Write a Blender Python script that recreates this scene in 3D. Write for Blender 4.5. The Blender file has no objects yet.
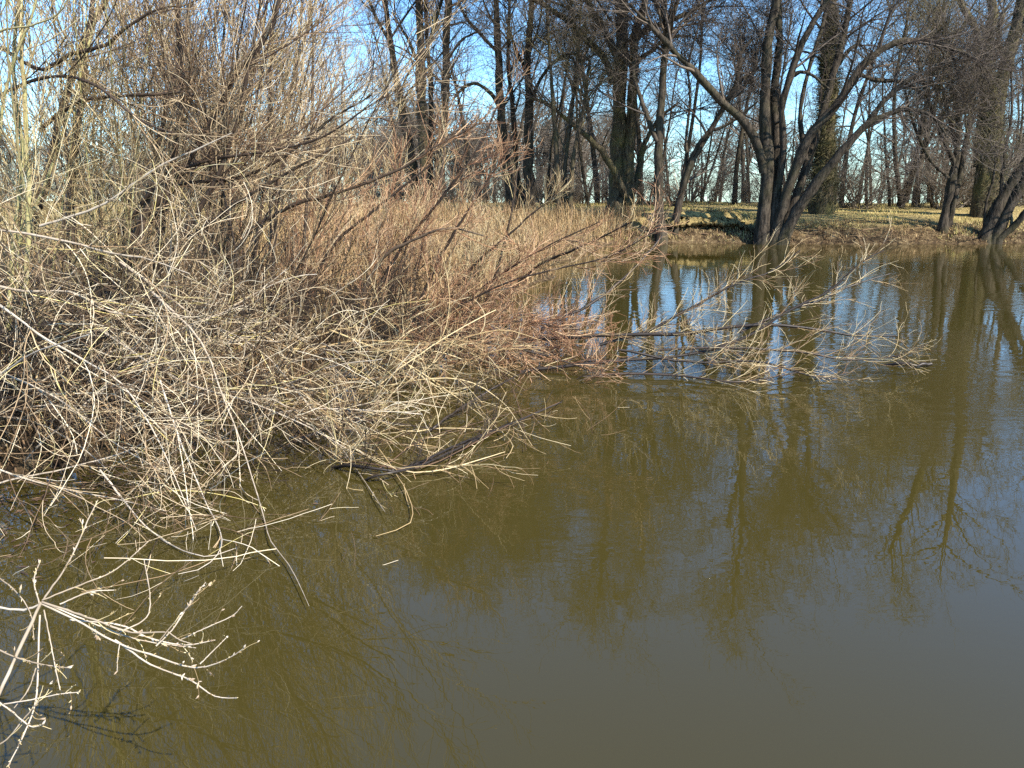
import bpy, math
import numpy as np

# ------------------------------------------------------------------ set-up
sc = bpy.context.scene
COL = sc.collection
F = 804.0                       # focal length in pixels of the 1024 px wide picture
PITCH = math.radians(13.9)
CAMZ = 1.9
CP, SP = math.cos(PITCH), math.sin(PITCH)
SUN_AZ, SUN_EL = math.radians(133), math.radians(42)

def P(px, py, Y):
    """the place at horizontal distance Y that the photograph shows at (px, py)"""
    u, v = (px - 512) / F, (384 - py) / F
    t = Y / (CP + v * SP)
    return np.array([u * t, Y, CAMZ + t * (-SP + v * CP)])

def nrm(a):
    return a / np.maximum(np.linalg.norm(a, axis=-1, keepdims=True), 1e-9)

# ------------------------------------------------------------------ materials
def mat(name):
    m = bpy.data.materials.new(name)
    m.use_nodes = True
    nt = m.node_tree
    return m, nt, nt.nodes['Principled BSDF']

def ramp(nt, stops):
    r = nt.nodes.new('ShaderNodeValToRGB')
    el = r.color_ramp.elements
    while len(el) < len(stops):
        el.new(0.5)
    for e, (p, c) in zip(el, stops):
        e.position = p
        e.color = (c[0], c[1], c[2], 1)
    return r

def noise(nt, scale, detail=4, rough=.6, vec=None):
    n = nt.nodes.new('ShaderNodeTexNoise')
    n.inputs['Scale'].default_value = scale
    n.inputs['Detail'].default_value = detail
    n.inputs['Roughness'].default_value = rough
    if vec is not None:
        nt.links.new(vec, n.inputs['Vector'])
    return n

def math_node(nt, op, a, b):
    n = nt.nodes.new('ShaderNodeMath')
    n.operation = op
    for k, x in enumerate((a, b)):
        if isinstance(x, (int, float)):
            n.inputs[k].default_value = x
        else:
            nt.links.new(x, n.inputs[k])
    return n.outputs[0]

def twig_mat(name, stops, mix=.35, rough=.6, nscale=9):
    """bark whose colour differs from twig to twig (attribute tint) and along each twig (noise)"""
    m, nt, b = mat(name)
    a = nt.nodes.new('ShaderNodeAttribute')
    a.attribute_name = 'tint'
    geo = nt.nodes.new('ShaderNodeTexCoord')
    n = noise(nt, nscale, 3, .6, geo.outputs['Object'])
    f = math_node(nt, 'ADD', math_node(nt, 'MULTIPLY', a.outputs['Fac'], 1 - mix),
                  math_node(nt, 'MULTIPLY', n.outputs['Fac'], mix))
    r = ramp(nt, stops)
    nt.links.new(f, r.inputs['Fac'])
    nt.links.new(r.outputs['Color'], b.inputs['Base Color'])
    b.inputs['Roughness'].default_value = rough
    b.inputs['Specular IOR Level'].default_value = .3
    return m

def bark_mat(name, c0, c1, moss, moss_amt=.45):
    m, nt, b = mat(name)
    tc = nt.nodes.new('ShaderNodeTexCoord')
    mp = nt.nodes.new('ShaderNodeMapping')
    mp.inputs['Scale'].default_value = (1, 1, .22)
    nt.links.new(tc.outputs['Object'], mp.inputs['Vector'])
    n1 = noise(nt, 14, 6, .7, mp.outputs['Vector'])
    r = ramp(nt, [(.38, c0), (.62, c1)])
    nt.links.new(n1.outputs['Fac'], r.inputs['Fac'])
    n2 = noise(nt, 1.3, 5, .65, tc.outputs['Object'])
    r2 = ramp(nt, [(.47, (0, 0, 0)), (.66, (1, 1, 1))])
    nt.links.new(n2.outputs['Fac'], r2.inputs['Fac'])
    mx = nt.nodes.new('ShaderNodeMix')
    mx.data_type = 'RGBA'
    nt.links.new(math_node(nt, 'MULTIPLY', r2.outputs['Color'], moss_amt), mx.inputs['Factor'])
    nt.links.new(r.outputs['Color'], mx.inputs[6])
    mx.inputs[7].default_value = (*moss, 1)
    nt.links.new(mx.outputs[2], b.inputs['Base Color'])
    bp = nt.nodes.new('ShaderNodeBump')
    bp.inputs['Strength'].default_value = .9
    bp.inputs['Distance'].default_value = .03
    nt.links.new(n1.outputs['Fac'], bp.inputs['Height'])
    nt.links.new(bp.outputs['Normal'], b.inputs['Normal'])
    b.inputs['Roughness'].default_value = .9
    b.inputs['Specular IOR Level'].default_value = .15
    return m

M = {}
M['bark_dark'] = bark_mat('dark_bark', (.012, .0095, .007), (.075, .06, .044), (.045, .044, .017))
M['bark_moss'] = bark_mat('mossy_bark', (.02, .016, .01), (.12, .096, .058), (.11, .1, .032), .75)
M['bark_pale'] = bark_mat('pale_bark', (.016, .013, .009), (.085, .068, .046), (.09, .08, .028), .5)
M['crown'] = twig_mat('crown_twigs', [(0, (.018, .013, .01)), (.5, (.06, .045, .034)), (1, (.16, .125, .09))])
M['crown_far'] = twig_mat('far_twigs', [(0, (.04, .032, .023)), (.5, (.115, .092, .066)), (1, (.23, .19, .14))])  # paler than the near crowns: distance haze put into the colour
M['crown_olive'] = twig_mat('olive_twigs', [(0, (.02, .017, .009)), (.5, (.085, .07, .034)), (1, (.2, .165, .08))])
M['ivy'] = twig_mat('ivy_twigs', [(0, (.014, .02, .007)), (.5, (.06, .06, .022)), (1, (.17, .14, .07))])
M['tan'] = twig_mat('tan_willow_twigs', [(0.05, (.03, .02, .013)), (.25, (.12, .07, .04)), (.45, (.29, .19, .09)), (.62, (.43, .325, .16)), (.8, (.57, .47, .29)), (1, (.4, .33, .1))], .25)
M['pale'] = twig_mat('pale_willow_twigs', [(0.05, (.02, .014, .009)), (.3, (.08, .05, .028)), (.47, (.24, .16, .085)), (.62, (.46, .36, .22)), (.8, (.66, .58, .43)), (.88, (.5, .41, .14)), (1, (.38, .33, .07))], .25)
M['bough'] = twig_mat('grey_willow_bough', [(0, (.09, .065, .045)), (.4, (.26, .21, .15)), (.75, (.47, .41, .33)), (1, (.4, .36, .14))], .7, .75, 16)
M['brown'] = twig_mat('brown_willow_twigs', [(0.05, (.016, .01, .007)), (.35, (.075, .045, .027)), (.55, (.19, .125, .072)), (.75, (.4, .3, .175)), (1, (.56, .46, .31))], .25)
M['yellow'] = twig_mat('yellow_willow_twigs', [(0.05, (.03, .021, .01)), (.25, (.12, .08, .035)), (.5, (.32, .235, .11)), (.75, (.46, .38, .2)), (.9, (.57, .49, .31)), (1, (.42, .38, .1))], .25)
M['red'] = twig_mat('red_willow_twigs', [(0.05, (.03, .016, .01)), (.25, (.13, .06, .032)), (.5, (.32, .165, .085)), (.72, (.45, .29, .16)), (1, (.6, .46, .29))], .25)
M['shade'] = twig_mat('dark_twigs_painted_shade', [(0, (.004, .003, .002)), (.5, (.014, .009, .006)), (.85, (.045, .03, .016)), (1, (.1, .08, .025))], .3)  # dark bark, blackened further so that deep shade sits in the colour
M['dead'] = twig_mat('dark_wet_wood', [(0, (.009, .007, .006)), (.6, (.028, .021, .016)), (1, (.08, .058, .043))], .5, .45)
M['straw'] = twig_mat('dry_straw', [(0, (.07, .04, .02)), (.3, (.19, .115, .055)), (.6, (.34, .23, .105)), (.85, (.45, .34, .17)), (1, (.56, .46, .27))], .2, .7, 2)
M['grass'] = twig_mat('winter_grass', [(0, (.15, .16, .03)), (.3, (.3, .27, .075)), (.65, (.45, .37, .15)), (1, (.55, .46, .24))], .5, .75, .8)
M['stem_green'] = twig_mat('lichen_stem', [(0, (.1, .085, .04)), (.4, (.25, .215, .11)), (.7, (.33, .31, .12)), (1, (.42, .42, .14))], .75, .8, 14)
M['stem_brown'] = twig_mat('brown_stem', [(0, (.012, .008, .006)), (.5, (.04, .027, .019)), (1, (.13, .095, .065))], .55, .6, 14)
M['catkin'] = twig_mat('catkin_fur', [(0, (.16, .1, .07)), (.5, (.36, .28, .19)), (1, (.55, .5, .42))], .4, .9, 60)

# ground
m, nt, b = mat('earth_and_dead_grass')
tc = nt.nodes.new('ShaderNodeTexCoord')
sep = nt.nodes.new('ShaderNodeSeparateXYZ')
nt.links.new(tc.outputs['Object'], sep.inputs[0])
n1 = noise(nt, 1.1, 8, .7, tc.outputs['Object'])
n2 = noise(nt, 5, 9, .78, tc.outputs['Object'])
grassr = ramp(nt, [(.3, (.22, .17, .06)), (.5, (.34, .26, .11)), (.7, (.43, .34, .15))])
nt.links.new(n1.outputs['Fac'], grassr.inputs['Fac'])
soilr = ramp(nt, [(.36, (.012, .008, .005)), (.48, (.075, .05, .028)), (.57, (.16, .115, .06)), (.66, (.34, .265, .16))])
nt.links.new(n2.outputs['Fac'], soilr.inputs['Fac'])
hz = math_node(nt, 'ADD', sep.outputs['Z'], math_node(nt, 'MULTIPLY', n2.outputs['Fac'], .3))
mr = nt.nodes.new('ShaderNodeMapRange')
mr.inputs['From Min'].default_value = .55
mr.inputs['From Max'].default_value = .85
nt.links.new(hz, mr.inputs['Value'])
mx = nt.nodes.new('ShaderNodeMix')
mx.data_type = 'RGBA'
open_ = nt.nodes.new('ShaderNodeMapRange')  # bare soil under the thicket; its dark colour also stands in for shade
open_.inputs['From Min'].default_value = 12
open_.inputs['From Max'].default_value = 17
nt.links.new(sep.outputs['Y'], open_.inputs['Value'])
nt.links.new(math_node(nt, 'MULTIPLY', mr.outputs[0], open_.outputs[0]), mx.inputs['Factor'])
nt.links.new(soilr.outputs['Color'], mx.inputs[6])
nt.links.new(grassr.outputs['Color'], mx.inputs[7])
nt.links.new(mx.outputs[2], b.inputs['Base Color'])
bp = nt.nodes.new('ShaderNodeBump')
bp.inputs['Strength'].default_value = 1
bp.inputs['Distance'].default_value = .14
nt.links.new(n2.outputs['Fac'], bp.inputs['Height'])
nt.links.new(bp.outputs['Normal'], b.inputs['Normal'])
b.inputs['Roughness'].default_value = .95
b.inputs['Specular IOR Level'].default_value = .1
M['ground'] = m

# water: silty olive body with a clear reflecting surface
m, nt, b = mat('silty_river_water')
b.inputs['Base Color'].default_value = (.037, .0295, .0068, 1)
b.inputs['Roughness'].default_value = .0
b.inputs['IOR'].default_value = 1.5
tc = nt.nodes.new('ShaderNodeTexCoord')
mp = nt.nodes.new('ShaderNodeMapping')
mp.inputs['Scale'].default_value = (.65, 1.25, 1)
nt.links.new(tc.outputs['Object'], mp.inputs['Vector'])
w1 = noise(nt, 4.2, 3, .5, mp.outputs['Vector'])
w2 = noise(nt, .35, 2, .5, tc.outputs['Object'])
calm = nt.nodes.new('ShaderNodeMapRange')
calm.inputs['From Min'].default_value = .4
calm.inputs['From Max'].default_value = .65
calm.inputs['To Min'].default_value = .15
nt.links.new(w2.outputs['Fac'], calm.inputs['Value'])
sep = nt.nodes.new('ShaderNodeSeparateXYZ')
nt.links.new(tc.outputs['Object'], sep.inputs[0])
near = nt.nodes.new('ShaderNodeMapRange')
near.inputs['From Min'].default_value = 3.0
near.inputs['From Max'].default_value = 7.0
near.inputs['To Min'].default_value = .2
nt.links.new(sep.outputs['Y'], near.inputs['Value'])
h = math_node(nt, 'MULTIPLY', math_node(nt, 'MULTIPLY', w1.outputs['Fac'], calm.outputs[0]), near.outputs[0])
bp = nt.nodes.new('ShaderNodeBump')
bp.inputs['Strength'].default_value = 1
bp.inputs['Distance'].default_value = .006
nt.links.new(h, bp.inputs['Height'])
nt.links.new(bp.outputs['Normal'], b.inputs['Normal'])
M['water'] = m

# ------------------------------------------------------------------ mesh helpers
def mesh_from(name, V, quads, tint, material, parent=None, smooth=True):
    me = bpy.data.meshes.new(name)
    nv, nq, k = len(V), len(quads), quads.shape[1]
    me.vertices.add(nv)
    me.vertices.foreach_set('co', np.asarray(V, dtype=np.float32).ravel())
    me.loops.add(nq * k)
    me.loops.foreach_set('vertex_index', quads.astype(np.int32).ravel())
    me.polygons.add(nq)
    me.polygons.foreach_set('loop_start', np.arange(0, nq * k, k, dtype=np.int32))
    me.polygons.foreach_set('use_smooth', np.full(nq, smooth))
    if tint is not None:
        a = me.attributes.new('tint', 'FLOAT', 'POINT')
        a.data.foreach_set('value', np.asarray(tint, dtype=np.float32))
    me.update(calc_edges=True)
    me.materials.append(material)
    o = bpy.data.objects.new(name, me)
    COL.objects.link(o)
    if parent is not None:
        o.parent = parent
    return o

def tubes(pts, rad, tint, sides):
    """tubes round N polylines of S points: returns vertices, quads, tint"""
    N, S, _ = pts.shape
    T = np.empty_like(pts)
    T[:, 1:-1] = pts[:, 2:] - pts[:, :-2]
    T[:, 0] = pts[:, 1] - pts[:, 0]
    T[:, -1] = pts[:, -1] - pts[:, -2]
    T = nrm(T)
    ax = nrm(pts[:, -1] - pts[:, 0])
    ref = np.where(np.abs(ax[:, 2:3]) > .75, np.array([[1., .13, 0]]), np.array([[0, .11, 1.]]))
    A = nrm(np.cross(T, ref[:, None, :]))
    B = np.cross(T, A)
    ang = np.arange(sides) * 2 * math.pi / sides
    V = pts[:, :, None, :] + rad[:, :, None, None] * (
        np.cos(ang)[None, None, :, None] * A[:, :, None, :] + np.sin(ang)[None, None, :, None] * B[:, :, None, :])
    base = (np.arange(N)[:, None, None] * S + np.arange(S - 1)[None, :, None]) * sides
    j = np.arange(sides)[None, None, :]
    j2 = (j + 1) % sides
    q = np.stack([base + j, base + j2, base + sides + j2, base + sides + j], -1).reshape(-1, 4)
    tt = np.repeat(tint, S * sides)
    return V.reshape(-1, 3), q, tt

def join(parts):
    V, Q, T, off = [], [], [], 0
    for v, q, t in parts:
        V.append(v); Q.append(q + off); T.append(t); off += len(v)
    return np.concatenate(V), np.concatenate(Q), np.concatenate(T)

class Br:
    def __init__(s, pts, rad, tint):
        s.pts, s.rad, s.tint = pts, rad, tint
    def length(s):
        return np.linalg.norm(np.diff(s.pts, axis=1), axis=2).sum(1)

def cat(brs, S=None):
    return Br(np.concatenate([b.pts for b in brs]), np.concatenate([b.rad for b in brs]),
              np.concatenate([b.tint for b in brs]))

def grow(rng, start, d, length, r0, r1, seg, wob, trop, tropv=(0, 0, 1), tint=None, kink=0):
    N = len(start)
    pts = np.empty((N, seg + 1, 3))
    pts[:, 0] = start
    d = nrm(d)
    bend = rng.normal(0, wob * .75, (N, 3)) * (7 / seg)
    wob = wob * .55
    step = (length / seg)[:, None]
    tv = np.asarray(tropv, float)
    for k in range(seg):
        d = nrm(d + rng.normal(0, wob, (N, 3)) + bend + trop * tv)
        pts[:, k + 1] = pts[:, k] + d * step
    f = np.linspace(0, 1, seg + 1)[None, :]
    rad = r0[:, None] * (1 - f) + np.minimum(r1, r0)[:, None] * f
    if tint is None:
        tint = rng.random(N)
    return Br(pts, rad, tint)

def spawn(rng, par, n, t0, t1, ang, L, fall, seg, wob, trop, rf, rmin, rmax, tropv=(0, 0, 1), pw=1.0, side=None, tp=1.0):
    """n children off the branches in par"""
    N, S, _ = par.pts.shape
    w = par.length() ** pw
    i = rng.choice(N, n, p=w / w.sum())
    t = t0 + (t1 - t0) * rng.random(n) ** tp
    x = t * (S - 1)
    k = np.minimum(x.astype(int), S - 2)
    f = (x - k)[:, None]
    a, b = par.pts[i, k], par.pts[i, k + 1]
    start = a + (b - a) * f
    T = nrm(b - a)
    pr = par.rad[i, k] * (1 - f[:, 0]) + par.rad[i, k + 1] * f[:, 0]
    rv = rng.normal(0, 1, (n, 3))
    if side is not None:
        rv = rv + np.asarray(side)
    perp = nrm(rv - T * (rv * T).sum(1)[:, None])
    an = np.radians(rng.normal(ang, ang * .3, n))[:, None]
    d = np.cos(an) * T + np.sin(an) * perp
    ln = L * (1 - fall * t) * rng.uniform(.45, 1.3, n)
    r0 = np.clip(pr * rf, rmin, rmax)
    return grow(rng, start, d, ln, r0, np.full(n, rmin * .7), seg, wob, trop, tropv)

def smooth_line(pts, sub):
    """Catmull-Rom through the rows of pts"""
    p = np.vstack([2 * pts[0] - pts[1], pts, 2 * pts[-1] - pts[-2]])
    out = []
    for k in range(1, len(p) - 2):
        for s in range(sub):
            t = s / sub
            a, b, c, d = p[k - 1], p[k], p[k + 1], p[k + 2]
            out.append(.5 * ((2 * b) + (c - a) * t + (2 * a - 5 * b + 4 * c - d) * t * t + (3 * b - a - 3 * c + d) * t ** 3))
    out.append(p[-2])
    return np.array(out)

def resample(L, n):
    s = np.concatenate([[0], np.cumsum(np.linalg.norm(np.diff(L[:, :3], axis=0), axis=1))])
    q = np.linspace(0, s[-1], n)
    return np.stack([np.interp(q, s, L[:, c]) for c in range(L.shape[1])], 1)

def trace(line, Y0, Y1, rng, n=22, jit=.25):
    """line of (px, py, radius in px) seen from the camera, from distance Y0 to Y1 -> a Br of one branch"""
    k = len(line)
    ref = sum(abs(line[i + 1][0] - line[i][0]) + abs(line[i + 1][1] - line[i][1]) for i in range(k - 1))
    acc, rows = 0, []
    for i, (px, py, r) in enumerate(line):
        if i:
            acc += abs(px - line[i - 1][0]) + abs(py - line[i - 1][1])
        Y = Y0 + (Y1 - Y0) * acc / ref
        p = P(px, py, Y)
        if p[2] < .03 and i:
            Y = Y * (CAMZ - .03) / (CAMZ - p[2])
            p = P(px, py, Y)
        rows.append([*p, r * math.hypot(Y, p[0], p[2] - CAMZ) / F])
    L = resample(smooth_line(np.array(rows), 6), n)
    r = np.maximum(L[:, 3], .0012) * (1 + rng.normal(0, .09, n))
    jn = rng.normal(0, 1, (n, 3)) * (r * jit)[:, None]
    jn[0] = 0
    return Br((L[:, :3] + jn)[None], r[None], np.array([rng.random()]))

def empty(name, loc, label, category, group=None):
    o = bpy.data.objects.new(name, None)
    o.empty_display_size = .2
    COL.objects.link(o)
    o.location = loc
    o['label'] = label
    o['category'] = category
    if group:
        o['group'] = group
    return o

def part(name, brs, sides, material, root, label=None):
    if not isinstance(brs, (list, tuple)):
        brs = [brs]
    sd = sides if isinstance(sides, (list, tuple)) else [sides] * len(brs)
    V, Q, T = join([tubes(b.pts, b.rad, b.tint, s) for b, s in zip(brs, sd)])
    o = mesh_from(name, V - np.array(root.location), Q, T, material, root)
    if label:
        o['label'] = label
    return o

def structure(name, *a, **k):
    o = mesh_from(name, *a, **k)
    o['kind'] = 'structure'
    return o

# ------------------------------------------------------------------ ground and water
def axis(segs):
    out = []
    for a, b, s in segs:
        out.append(np.arange(a, b, s))
    out.append([segs[-1][1]])
    return np.concatenate(out)

def vnoise(x, y, seed, scale):
    """smooth value noise on a lattice"""
    r = np.random.default_rng(seed).random((256, 256))
    x, y = x * scale + 1000, y * scale + 1000
    xi, yi = np.floor(x).astype(int), np.floor(y).astype(int)
    fx, fy = x - xi, y - yi
    fx, fy = fx * fx * (3 - 2 * fx), fy * fy * (3 - 2 * fy)
    g = lambda a, b: r[a % 256, b % 256]
    return (g(xi, yi) * (1 - fx) + g(xi + 1, yi) * fx) * (1 - fy) + (g(xi, yi + 1) * (1 - fx) + g(xi + 1, yi + 1) * fx) * fy - .5

LS_Y = np.array([-60, 1.0, 3.0, 4.6, 5.6, 6.8, 8.8, 11.5, 16.7, 22, 26, 29, 80])
LS_X = np.array([-9, -3.4, -3.6, -3.3, -2.7, -2.0, -1.5, -.5, .6, 1.8, 3.0, 4.4, 5])

def height(x, y):
    n = vnoise(x, y, 1, .35) * .9 + vnoise(x, y, 2, 1.1) * .45
    dl = (np.interp(y, LS_Y, LS_X) - x) * .85 + n * .5
    yf = 27.2 + .3 * np.sin(x * .35) + n * .5
    df = y - yf
    dn = .5 - y + n * .3
    d = np.maximum(np.maximum(dl, df), dn)
    steep = np.interp(d, [-3, -.6, 0, .35, .8, 1.5, 4.5, 9, 25], [-.9, -.35, -.02, .2, .42, .52, .78, .98, 1.1])
    far = np.clip((y - 20) / 6, 0, 1)
    lowl = np.interp(d, [-3, -.6, 0, .6, 2, 6, 25], [-.9, -.3, -.02, .12, .3, .7, 1.1])
    # a low muddy bench below a washed out cliff, where the river cuts into the far bank
    cut = np.clip((x - 4.3) / .8, 0, 1) * np.clip((8.35 - x) / .5, 0, 1) * far
    bench = np.interp(d, [-3, -.6, 0, .2, 1.15, 1.45, 2.2, 4.5, 9, 25], [-.9, -.35, -.02, .1, .24, .66, .74, .86, .98, 1.1])
    steep = steep * (1 - cut) + bench * cut
    h = steep * far + lowl * (1 - far)
    rough = (vnoise(x, y, 3, 2.6) * .16 + vnoise(x, y, 4, 6) * .15) * np.clip(1.2 - np.abs(d - .5) * .55, .22, 1)
    h = h - .032 * np.clip(y - 41, 0, None)
    h = h + .3 * far * np.clip((x - 3.5) / 1, 0, 1) * np.clip((10 - x) / 1.6, 0, 1) * np.clip(d / .7, 0, 1) * np.clip((6 - d) / 4, 0, 1)
    return h + rough + vnoise(x, y, 5, .12) * .3 * np.clip(d / 8, 0, 1)

xs = axis([(-400, -60, 30), (-60, -14, 2), (-14, 22, .14), (22, 60, 2), (60, 401, 30)])
ys = axis([(-60, 0, 4), (0, 14, .16), (14, 25, .3), (25, 33, .1), (33, 50, .5), (50, 90, 3), (90, 900, 60)])
X, Yg = np.meshgrid(xs, ys)
Z = height(X, Yg)
V = np.stack([X, Yg, Z], -1).reshape(-1, 3)
ny, nx = X.shape
idx = np.arange(ny * nx).reshape(ny, nx)
Q = np.stack([idx[:-1, :-1], idx[:-1, 1:], idx[1:, 1:], idx[1:, :-1]], -1).reshape(-1, 4)
structure('ground', V, Q, None, M['ground'])

wx = np.array([-60., 60.]); wy = np.array([-20., 34.])
V = np.array([[wx[0], wy[0], 0], [wx[1], wy[0], 0], [wx[1], wy[1], 0], [wx[0], wy[1], 0]])
structure('water', V, np.array([[0, 1, 2, 3]]), None, M['water'])

def gz(x, y):
    return float(height(np.array([x]), np.array([y]))[0])

# ------------------------------------------------------------------ grass (nobody could count it)
def blades(name, rng, x, y, hgt, wid, lean, material, tone=.55):
    n = len(x)
    z = height(x, y)
    keep = z > .03
    x, y, z, hgt = x[keep], y[keep], z[keep], hgt[keep]
    n = len(x)
    a = rng.random(n) * 2 * math.pi
    d = np.stack([np.cos(a), np.sin(a), np.zeros(n)], 1)
    sdir = np.stack([-d[:, 1], d[:, 0], np.zeros(n)], 1)
    l = (rng.random(n) * lean * hgt)[:, None]
    w = (wid * rng.uniform(.6, 1.4, n))[:, None]
    p0 = np.stack([x, y, z - .02], 1)
    up = np.array([0, 0, 1.])
    p1 = p0 + up * (hgt * .6)[:, None] + d * l * .35
    p2 = p0 + up * (hgt * rng.uniform(.75, 1, n))[:, None] + d * l
    V = np.stack([p0 - sdir * w, p0 + sdir * w, p1 + sdir * w * .8, p1 - sdir * w * .8, p2 + sdir * w * .2, p2 - sdir * w * .2], 1).reshape(-1, 3)
    b = np.arange(n)[:, None] * 6
    Q = np.concatenate([b + np.array([[0, 1, 2, 3]]), b + np.array([[3, 2, 4, 5]])])
    tint = np.repeat(np.clip(rng.normal(tone, .25, n), 0, 1), 6)
    o = mesh_from(name, V, Q, tint, material)
    o['kind'] = 'stuff'
    return o

rng = np.random.default_rng(11)
n = 60000
x = rng.uniform(-14, 24, n); y = 27.3 + rng.random(n) ** 1.5 * 15
hg = rng.uniform(.03, .1, n) * (1 + 1.2 * np.clip(vnoise(x, y, 21, .8) * 2, -.6, 1))
g = blades('meadow_grass', rng, x, y, hg, .008, 1.0, M['grass'])
g['label'] = 'short yellow winter grass covering the far river bank'
g['category'] = 'grass'
n = 30000
y = 11 + rng.random(n) * 18
x = np.interp(y, LS_Y, LS_X) - np.abs(rng.normal(0, 1, n)) * (1 + .17 * y) + .3
hg = rng.uniform(.25, .85, n) * (.7 + 1.0 * np.clip(vnoise(x, y, 22, .5) + .3, 0, 1))
g = blades('dry_reeds', rng, x, y, hg, .006, 1.0, M['straw'], .48)
g['label'] = 'tall straw coloured dry reeds and grass behind the willow thicket'
g['category'] = 'reeds'
n = 14000
x = rng.uniform(-2, 22, n); y = 26.9 + rng.random(n) * 2.6
g = blades('bank_grass', rng, x, y, rng.uniform(.04, .2, n) * (vnoise(x, y, 23, 1.5) > -.1), .007, 1.6, M['straw'], .35)
g['label'] = 'dead brown grass tufts straggling down the eroded far bank'
g['category'] = 'grass'
n = 9000
y = 4 + rng.random(n) * 6
x = np.interp(y, LS_Y, LS_X) - rng.random(n) * 5
g = blades('leaf_litter_grass', rng, x, y, rng.uniform(.06, .3, n), .006, 1.2, M['straw'], .15)  # dead grass with a low tone that carries the shade under the willows
g['label'] = 'flattened dead grass on the ground under the willows'
g['category'] = 'grass'

# turf hanging over the hollow that the river has washed out of the far bank
rng = np.random.default_rng(31)
nu, prof = 90, np.array([(1.3, .02), (.5, .05), (-.1, .03), (-.3, -.03), (-.42, -.1), (-.4, -.17), (-.2, -.2), (.1, -.26), (.7, -.4), (1.3, -.5)])
ux = np.linspace(4.5, 8.3, nu)
yy = np.linspace(26.5, 31, 300)
hh = height(*np.meshgrid(ux, yy))
rim = yy[np.argmax(hh > .5, axis=0)]
rim = np.convolve(np.pad(rim, 4, mode='edge'), np.ones(9) / 9, mode='valid')
end = np.clip((ux - 4.5) / .7, 0, 1) * np.clip((8.3 - ux) / .6, 0, 1)
zt = .3 + .42 * end + .08 * vnoise(ux, ux * 0, 35, 1.1)
V = np.stack([ux[:, None] + 0 * prof[None, :, 0], rim[:, None] + prof[None, :, 0] * (1 + .9 * vnoise(ux, ux * 0, 33, 2.2)[:, None]),
              zt[:, None] + prof[None, :, 1]], -1)
V += rng.normal(0, .045, V.shape)
V[:, :, 2] += .12 * vnoise(ux, ux * 0, 34, 1.3)[:, None]
i_ = np.arange(nu * 10).reshape(nu, 10)
Q = np.stack([i_[:-1, :-1], i_[:-1, 1:], i_[1:, 1:], i_[1:, :-1]], -1).reshape(-1, 4)
structure('bank_overhang', V.reshape(-1, 3), Q, None, M['ground'])

# scraps of leaf, bark and twig afloat among the stems along the near shore
n = 2600
y = 3.6 + rng.random(n) * 8
x = np.interp(y, LS_Y, LS_X) + rng.normal(.1, .35, n) + .5 * (rng.random(n) ** 2)
a = rng.random(n) * 6.28
ln, wd = rng.uniform(.008, .04, n), rng.uniform(.003, .011, n)
d = np.stack([np.cos(a), np.sin(a), 0 * a], 1)
e = np.stack([-np.sin(a), np.cos(a), 0 * a], 1)
c = np.stack([x, y, np.full(n, .004)], 1)
V = np.stack([c - d * ln[:, None], c + e * wd[:, None] + [0, 0, .004], c + d * ln[:, None] + [0, 0, .002], c - e * wd[:, None] + [0, 0, .003]], 1).reshape(-1, 3)
o = mesh_from('floating_debris', V, np.arange(n * 4).reshape(n, 4), np.repeat(rng.random(n) * .45, 4), M['brown'], smooth=False)
o['kind'] = 'stuff'
o['label'] = 'scraps of dead leaf and bark floating along the near shore'
o['category'] = 'debris'

# ------------------------------------------------------------------ trees of the far bank
def crown_from(rng, stems, n1, n2, n3, n4, H, trop=.03, thin=.85, t0=.15, wob=.13, ang=48, top=.95):
    """branches, boughs, sprays and twigs growing from the traced stems"""
    st = cat(stems)
    b1 = spawn(rng, st, n1, t0, 1, ang, H * .28, .2, 9, wob, trop + .02, .45, .014 * thin, .05, tp=.45)
    b2 = spawn(rng, b1, n2, .15, 1, 44, H * .17, .4, 7, wob * 1.15, trop, .55, .008 * thin, .02)
    b3 = spawn(rng, b2, n3, .15, 1, 42, H * .09, .35, 5, wob * 1.2, trop, .6, .0048 * thin, .010)
    b4 = spawn(rng, b3, n4, .1, 1, 38, H * .05, .3, 3, wob * 1.2, trop, .6, .0032 * thin, .005)
    if top:                                        # the dense spray of the upper crown
        u1 = spawn(rng, st, int(n1 * top), .68, 1, ang * .8, H * .2, .1, 8, wob, trop + .03, .45, .012 * thin, .03)
        u2 = spawn(rng, u1, int(n2 * top), .15, 1, 42, H * .13, .3, 6, wob, trop, .55, .0085 * thin, .015)
        u3 = spawn(rng, u2, int(n3 * top), .1, 1, 40, H * .08, .3, 4, wob, trop, .6, .0068 * thin, .009)
        u4 = spawn(rng, u3, int(n4 * top), .1, 1, 38, H * .05, .3, 3, wob, trop, .6, .0055 * thin, .007)
        return [b1, b2, b3, b4, u1, u2, u3, u4], [6, 4, 3, 3, 5, 4, 3, 3]
    return [b1, b2, b3, b4], [6, 4, 3, 3]

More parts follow.
